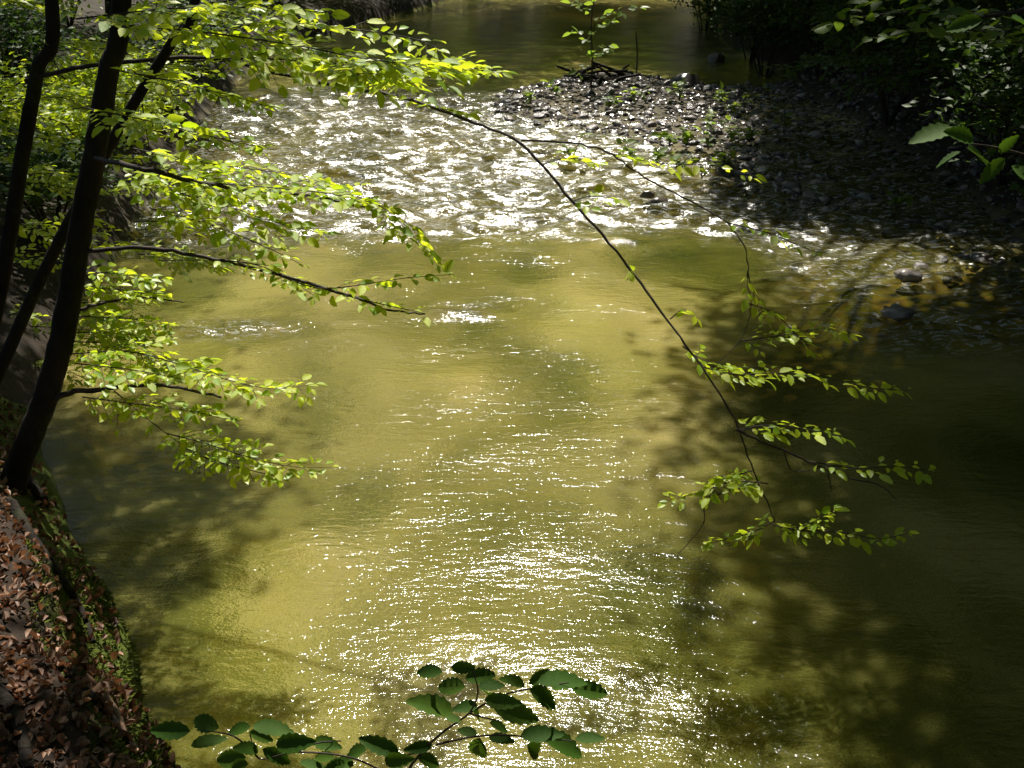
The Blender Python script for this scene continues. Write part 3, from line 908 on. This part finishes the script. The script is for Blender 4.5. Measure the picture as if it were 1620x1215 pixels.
# ------------------------------------------------------------------ stones of the gravel bar
rngS = np.random.default_rng(21)
def ico(sub):
    import bmesh
    bm = bmesh.new()
    bmesh.ops.create_icosphere(bm, subdivisions=sub, radius=1)
    V = np.array([v.co[:] for v in bm.verts]); Fc = np.array([[v.index for v in f.verts] for f in bm.faces])
    bm.free()
    return V, Fc
ICO1, ICO2 = ico(1), ico(2)
def stone_shape(tpl, rng):
    V = tpl[0] * (1 + rng.normal(0, .13, (len(tpl[0]), 1)))
    for _ in range(4):                                   # chop a few flats
        n = unit(rng.normal(size=3)); lim = rng.uniform(.55, .85)
        d = V @ n
        V = V - np.maximum(d - lim, 0)[:, None] * n
    return V * [1, rng.uniform(.6, .9), rng.uniform(.35, .6)]
bar_o = thing('gravel_bar', (G(1150, 260)[0], G(1150, 260)[1], 0), 'low bar of grey cobbles and gravel reaching into the stream', 'gravel bar')
bar_o['kind'] = 'structure'
del bar_o['category']
bx0, by0 = BAR.min(0); bx1, by1 = BAR.max(0)
Q = np.stack([rngS.uniform(bx0 - 1, min(bx1, 9) + 1, 120000), rngS.uniform(by0 - 1, by1 + 1, 120000)], 1)
sd = poly_sd(Q, BAR)
Q = Q[(sd > -.5 + .35 * rngS.random(len(sd))) & (rngS.random(len(sd)) < np.where(sd > 0, .5, .28))][:14000]
zz = ground_h(Q[:, 0], Q[:, 1])
size = np.exp(rngS.normal(-3.35, .6, len(Q))).clip(.014, .13)
Pst = np.column_stack([Q, zz + size * .18])
keep = Pst[:, 2] + size * .4 > -.03
Pst, size = Pst[keep], size[keep]
u, v, d = proj(Pst)
sc = np.where((u > 0) & (u < 1620) & (v > 0), size / d, 0)
order = np.argsort(-sc)
def rot_basis(rng, n):
    a = rng.uniform(0, 6.28, n); b = rng.normal(0, .25, n); c = rng.normal(0, .25, n)
    ca, sa = np.cos(a), np.sin(a)
    X = unit(np.stack([ca, sa, b], 1)); Z = unit(np.stack([c, -b, np.ones(n)], 1)); Y = unit(np.cross(Z, X)); X = np.cross(Y, Z)
    return X, Y, Z
X, Y, Z = rot_basis(rngS, len(Pst))
variants = []
for j in range(8):
    me = mesh_np('stone', stone_shape(ICO2, rngS), ICO2[1], j % 2 == 0)
    me.materials.append(M['stone'])
    variants.append(me)
for q, k in enumerate(order[:300]):
    o = obj('stone', variants[q % 8], None, bar_o)
    s = size[k]
    o.matrix_basis = Matrix([[X[k, i] * s, Y[k, i] * s, Z[k, i] * s, Pst[k, i]] for i in range(3)] + [[0, 0, 0, 1]])
rest = order[300:]
Vs, Fs, n0 = [], [], 0
shapes = [stone_shape(ICO1, rngS) for _ in range(12)]
for j in range(12):
    r = rest[j::12]
    T = shapes[j]
    V = Pst[r][:, None, :] + size[r][:, None, None] * (T[None, :, 0:1] * X[r][:, None] + T[None, :, 1:2] * Y[r][:, None] + T[None, :, 2:3] * Z[r][:, None])
    Fs.append((ICO1[1][None] + (np.arange(len(r)) * len(T))[:, None, None]).reshape(-1, 3) + n0)
    Vs.append(V.reshape(-1, 3)); n0 += V.shape[0] * V.shape[1]
tag(obj('gravel', mesh_np('gravel', np.vstack(Vs), np.vstack(Fs)), M['stone'], bar_o), kind='stuff')

# stones breaking the surface of the riffle and at the water's edge
def boulder(u, v, w, label, flat=.55, mat='wet_stone', seed=0):
    rng = np.random.default_rng(seed)
    c = G(u, v, .02)
    d = proj(c)[2][0]
    r = w * d / F / 2
    V = stone_shape(ico(3), rng) * [1, 1, 1]
    V[:, 2] *= flat / .5
    o = obj('boulder', mesh_np('boulder', V * r + c, ico(3)[1], True), M[mat])
    return tag(o, label, 'rock')
boulder(1036, 324, 46, 'dark wet rock standing alone in the bright riffle', .8, seed=1)
boulder(1024, 308, 24, 'small dark rock just upstream of the lone riffle rock', .7, seed=2)
boulder(1418, 494, 50, 'pale flat rock at the stony water edge beside the dark bank', .34, 'stone', seed=13)
boulder(1440, 436, 46, 'big pale cobble at the water side of the gravel point', .42, 'stone', seed=14)
boulder(1200, 262, 38, 'flat bluish slab lying on the shaded gravel', .35, 'stone', seed=5)
boulder(1085, 138, 60, 'dark mossy rock at the upstream edge of the gravel bar', .9, seed=6)
boulder(1132, 96, 30, 'dark rock out in the still water upstream of the bar', .8, seed=7)
boulder(1150, 272, 44, 'black rock among the green weeds on the bar', .8, seed=8)

# driftwood heap on the bar's crest
dw = thing('driftwood_heap', G(960, 126, .15), 'dark heap of driftwood on the crest of the gravel bar', 'driftwood')
for j in range(14):
    a = G(rngS.uniform(915, 1000), rngS.uniform(118, 134), .12)
    e = a + [rngS.uniform(-.7, .7), rngS.uniform(-.3, .3), rngS.uniform(.05, .35)]
    Tubes().add(spline([a - (e - a) * .4, a + [0, 0, .08], e], 4), rngS.uniform(.02, .07), .02, 7, .12).build('stick', M['bark'], dw)

# ---- weeds and saplings on the bar
def weed(u, v, h, label, seed, n=26, group=None, leaf=.16, name='weed_plant', z=.08):
    rng = np.random.default_rng(seed)
    b = G(u, v, z)
    root = thing(name, b, label, 'plant', group)
    t = Tubes(); P, D, Nn, S = [], [], [], []
    for j in range(5):
        e = b + [rng.normal(0, h * .4), rng.normal(0, h * .3), h * rng.uniform(.6, 1.05)]
        t.add(spline([b, (b + e) / 2 + [0, 0, h * .12], e], 4), .006, .002, 4)
        for q in range(n // 5):
            f = rng.uniform(.3, 1)
            P.append(b + (e - b) * f); D.append([rng.normal(), rng.normal(), rng.normal(.1, .3)]); Nn.append(rng.normal(0, .35, 3) + [0, 0, 1]); S.append(leaf * rng.uniform(.6, 1.2))
    t.build('stem', M['twig'], root)
    V, FF = leaf_batch(LEAF_MID, np.array(P), np.array(D), np.array(Nn), np.array(S))
    obj('leaves', mesh_np('leaves', V, FF, True), M['weed'], root)['kind'] = 'stuff'
k = 500
WEEDS = [(965, 170), (1005, 165), (1075, 160), (1160, 178), (1140, 168), (1130, 212), (1160, 222), (1085, 232), (1120, 238), (1040, 262), (1075, 275), (1110, 282), (1150, 262), (1000, 255), (1190, 172), (1060, 232), (1185, 225), (905, 255), (880, 150), (840, 165), (1240, 215), (1420, 330)]
for j, (u, v) in enumerate(WEEDS):
    weed(u, v, .22 + .1 * (j % 3), 'small green weed growing among the cobbles of the bar', k + j, 22, 'weeds on the gravel bar')
sap = G(935, 138, .1)
sapo = thing('leafy_sapling', sap, 'slim leafy sapling growing upright from the crest of the gravel bar', 'sapling')
Ys = sap[1]
tsap = Tubes().add(spline([sap, PY(937, 90, Ys), PY(935, 40, Ys), PY(940, -10, Ys), PY(938, -60, Ys)], 5), .02, .006, 6)
tsap.build('stem', M['twig'], sapo)
acc4, tw4 = [], Tubes()
rngD = np.random.default_rng(77)
for (a, b_) in (((936, 70), (905, 50)), ((938, 55), (972, 30)), ((936, 85), (965, 72)), ((936, 105), (915, 118)), ((938, 30), (1020, 12)), ((938, 10), (960, -5)), ((937, 20), (900, 5)), ((936, 95), (958, 82))):
    spray([PY(a[0], a[1], Ys), PY((a[0] + b_[0]) / 2, (a[1] + b_[1]) / 2 - 4, Ys - .1), PY(b_[0], b_[1], Ys - .2)], .22, .2, acc4, tw4, rngD, .9, None, .006)
finish_foliage(sapo, sapo, acc4, tw4, M['weed'], single=False)
st = thing('dead_stalk', G(1007, 118, .1), 'single bare stalk standing upright beside the driftwood', 'stalk')
Tubes().add(spline([G(1007, 118, .08), PY(1008, 85, G(1007, 118)[1]), PY(1006, 50, G(1007, 118)[1])], 4), .02, .012, 6).build('stem', M['twig'], st)

# ------------------------------------------------------------------ near bank: litter, moss, roots
rngL = np.random.default_rng(31)
P, nr = bank_pick(15000, .02, 2.6, rngL)
o_ = np.argsort(lip[:, 1])
from_lip = np.interp(P[:, 1], lip[o_, 1], lip[o_, 0]) - P[:, 0]
msk = (rough_noise(P[:, 0] * 2 + 9, P[:, 1] * 2, 3, 20) > -1.6) & ((from_lip > .06 + .5 * smooth(4.0, 4.9, P[:, 1])) | (rngL.random(len(P)) < .4))
P, nr = P[msk], nr[msk]
n = len(P)
P = P + nr * rngL.uniform(.002, .035, (n, 1))
D = rngL.normal(size=(n, 3)); Nn = nr + rngL.normal(0, .42, (n, 3)); S = rngL.uniform(.02, .062, n)
LITTER = leaf_template(2, .55, fold=.75, droop=-.35)
u, v, d = proj(P)
score = np.where((u > 0) & (u < 1620) & (v < 1215), S / d * rngL.uniform(.6, 1, n), 0)
order = np.argsort(-score)
X, Y, Z = frames(D, Nn)
lm = mesh_np('dead_leaf', *LITTER, True)
lm.materials.append(M['litter'])
for k in order[:300]:
    o = obj('dead_leaf', lm, None, bank)
    o.matrix_basis = Matrix([[X[k, i] * S[k], Y[k, i] * S[k], Z[k, i] * S[k], P[k, i]] for i in range(3)] + [[0, 0, 0, 1]])
r = order[300:]
V, FF = leaf_batch(LITTER, P[r], D[r], Nn[r], S[r])
tag(obj('leaf_litter', mesh_np('leaf_litter', V, FF, True), M['litter'], bank), kind='stuff')
# moss tufts along the lip
P, nr = bank_pick(26000, -.30, .35, rngL)
msk = rough_noise(P[:, 0] * 3, P[:, 1] * 3, 3, 22) > .1
P, nr = P[msk], nr[msk]
n = len(P)
D = nr + rngL.normal(0, .7, (n, 3)); w = unit(rngL.normal(size=(n, 3))) * .006
Lh = rngL.uniform(.012, .04, (n, 1))
V = np.stack([P - w, P + w, P + unit(D) * Lh], 1).reshape(-1, 3)
tag(obj('moss', mesh_np('moss', V, np.arange(3 * n).reshape(-1, 3)), M['moss'], bank), kind='stuff')
def on_bank(u, v):                               # point of the bank seen at that pixel
    pu, pv, pd = proj(BV)
    return BV[np.argmin((pu - u) ** 2 + (pv - v) ** 2 + 0 * pd)]
def root_thing(px, r0, r1, label, mat='bark', lift=.02):
    pts = [on_bank(u, v) + [0, 0, lift] for u, v in px]
    t = Tubes().add(spline(pts, 7), r0, r1, 9, .08)
    return tag(t.build('tree_root', M[mat], None), label, 'root')
root_thing([(100, 1050), (130, 1095), (165, 1130), (200, 1175), (215, 1195)], .026, .016, 'mossy root running down through the dead leaves')
root_thing([(135, 1085), (165, 1110), (190, 1145), (205, 1180)], .018, .01, 'pale thin root beside the mossy root', 'litter', .06)
root_thing([(20, 800), (50, 850), (95, 910), (130, 970), (150, 1020)], .035, .012, 'dark root creeping from the leaning beech along the lip')
root_thing([(-30, 1080), (8, 1120), (30, 1170), (40, 1230)], .035, .025, 'thick dark root at the corner of the bank')
root_thing([(40, 760), (75, 800), (100, 850), (125, 890)], .035, .02, 'mossy root gripping the bank edge under the beech')

# ------------------------------------------------------------------ foreground beech twig
fgY = 1.62
FG8 = [(480, 760, 345, 755), (520, 735, 640, 740), (585, 790, 745, 765), (590, 830, 440, 825), (650, 830, 780, 815), (660, 845, 745, 885), (870, 820, 760, 785), (890, 815, 995, 748), (930, 810, 1180, 790),
       (1000, 835, 1140, 800), (1090, 838, 1280, 855), (890, 840, 1042, 928), (530, 945, 325, 888), (645, 915, 533, 935), (650, 925, 640, 1000), (680, 890, 850, 908), (720, 925, 950, 988), (702, 1000, 803, 1040), (645, 1055, 550, 1030),
       (657, 1070, 645, 1188), (700, 1068, 820, 1085), (850, 1058, 1052, 1050), (960, 1078, 1172, 1142), (1110, 1078, 1252, 1068), (880, 1105, 962, 1155), (500, 968, 562, 990), (432, 1105, 298, 1130), (360, 1165, 482, 1200),
       (275, 1140, 78, 1072), (205, 1180, 335, 1175), (120, 1130, 0, 1160), (60, 1190, -70, 1200)]
FG7 = [(1180, 1045, 1305, 1085), (1190, 1020, 1068, 1045), (1040, 1025, 900, 980), (905, 1110, 1078, 1065), (905, 1040, 700, 1035), (1200, 1015, 1395, 1040), (1310, 1105, 1480, 1090), (1490, 1085, 1612, 1115),
       (1225, 1130, 1118, 1115), (1245, 1125, 1388, 1195), (1170, 1165, 1008, 1180), (1590, 1165, 1480, 1160), (1180, 1195, 1080, 1215), (1420, 1190, 1560, 1215), (1640, 1190, 1540, 1225)]
LEAVES = [(540 + a / 3, 810 + b / 3, 540 + c / 3, 810 + d_ / 3) for a, b, c, d_ in FG8] + [(a / 3, 810 + b / 3, c / 3, 810 + d_ / 3) for a, b, c, d_ in FG7]
rngF = np.random.default_rng(41)
fb = PY(640, 1330, fgY)
fg = thing('beech_twig', fb, 'dark green leafy beech twig reaching up in front of the stream', 'twig')
STEMS = [[(600, 1330), (640, 1230), (672, 1185), (705, 1155), (742, 1128), (756, 1095), (748, 1060)], [(690, 1178), (745, 1166), (800, 1163), (850, 1168), (905, 1172)], [(742, 1128), (790, 1102), (835, 1090), (900, 1080)],
         [(640, 1240), (560, 1200), (470, 1190), (410, 1200), (395, 1160)], [(410, 1200), (370, 1165), (320, 1155)], [(470, 1190), (500, 1176), (540, 1172)], [(742, 1128), (765, 1135), (790, 1140)], [(672, 1185), (640, 1195), (600, 1190)]]
for q, s_ in enumerate(STEMS):
    Tubes().add(spline([PY(a, b, fgY + .02 * math.sin(i + q)) for i, (a, b) in enumerate(s_)], 6), .0032 if q == 0 else .0022, .0012, 6, .05).build('stem', M['twig'], fg)
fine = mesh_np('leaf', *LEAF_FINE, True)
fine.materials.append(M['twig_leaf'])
for q, (a, b, c, d_) in enumerate(LEAVES):
    p = PY(a, b, fgY + rngF.uniform(-.05, .05))
    e = PY(c, d_, p[1] + rngF.uniform(-.04, .05))
    L = np.linalg.norm(e - p)
    X, Y, Z = frames((e - p)[None], (np.array([0, -.45, .75]) + rngF.normal(0, .22, 3))[None])
    wsc = min(.95, max(.75, .044 / L))
    o = obj('leaf', fine, None, fg)
    o.matrix_parent_inverse = Matrix.Translation(-fg.location)
    o.matrix_basis = Matrix([[X[0, i] * L * wsc, Y[0, i] * L, Z[0, i] * L, p[i]] for i in range(3)] + [[0, 0, 0, 1]])

# ------------------------------------------------------------------ branches of the dark bank's trees that enter the frame
rngE = np.random.default_rng(51)
rb = thing('overhanging_branch', PY(1900, -60, 5.0), 'leafy branch hanging in from above the dark bank with sunlit tips', 'branch')
acc5, tw5 = [], Tubes()
bo = Tubes().add(spline(px_path([(1900, -60, 5.0), (1740, -20, 4.9), (1600, 20, 4.8), (1480, 30, 4.8)]), 6), .02, .005, 7).build('stem', M['twig'], rb)
for path in ([(1620, 20, 4.8), (1500, 18, 4.8), (1400, 22, 4.8), (1315, 35, 4.8)], [(1700, 60, 4.7), (1580, 50, 4.7), (1480, 50, 4.7), (1380, 60, 4.7)], [(1560, 0, 5.0), (1460, -10, 5.0), (1360, 5, 5.0)],
             [(1700, 90, 4.6), (1640, 70, 4.6), (1570, 68, 4.6)]):
    sp(path, .2, .08, 1.1, rngE, acc5, tw5)
finish_foliage(rb, bo, acc5, tw5, M['canopy'])
nb = thing('leafy_twig', PY(1750, 330, 2.1), 'few large leaves on a twig hanging before the dark bank', 'twig')
Tubes().add(spline([PY(1750, 330, 2.1), PY(1660, 262, 2.1), PY(1590, 236, 2.1), PY(1520, 225, 2.1)], 6), .003, .0012, 6).build('stem', M['twig'], nb)
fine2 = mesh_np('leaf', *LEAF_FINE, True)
fine2.materials.append(M['twig_leaf'])  # dark leaf colour stands in for shade that no crown casts here
for q, (a, b, c, d_) in enumerate([(1508, 203, 1440, 220), (1520, 240, 1478, 262), (1530, 235, 1575, 262), (1590, 250, 1548, 290), (1600, 262, 1650, 300), (1555, 32, 1492, 45), (1600, 28, 1650, 50), (1540, 222, 1500, 205), (1580, 240, 1610, 215)]):
    p, e = PY(a, b, 2.1), PY(c, d_, 2.1 + rngE.uniform(-.05, .05))
    L = np.linalg.norm(e - p)
    X, Y, Z = frames((e - p)[None], (np.array([0, -.4, .8]) + rngE.normal(0, .25, 3))[None])
    o = obj('leaf', fine2, None, nb)
    o.matrix_parent_inverse = Matrix.Translation(-nb.location)
    o.matrix_basis = Matrix([[X[0, i] * L * .8, Y[0, i] * L, Z[0, i] * L, p[i]] for i in range(3)] + [[0, 0, 0, 1]])
rc = thing('overhanging_branch', PY(1500, 60, 16), 'dim bluish green leafy branch reaching from the dark bushes over the gravel', 'branch')
acc6, tw6 = [], Tubes()
for path in ([(1480, 90, 16), (1400, 98, 16), (1310, 100, 16), (1225, 108, 16)], [(1480, 110, 15.5), (1400, 125, 15.5), (1330, 140, 15.5)], [(1450, 80, 16.5), (1370, 88, 16.5), (1270, 92, 16.5)]):
    sp(path, .8, .13, 1.0, rngE, acc6, tw6)
finish_foliage(rc, rc, acc6, tw6, M['dark_leaf'], single=False)
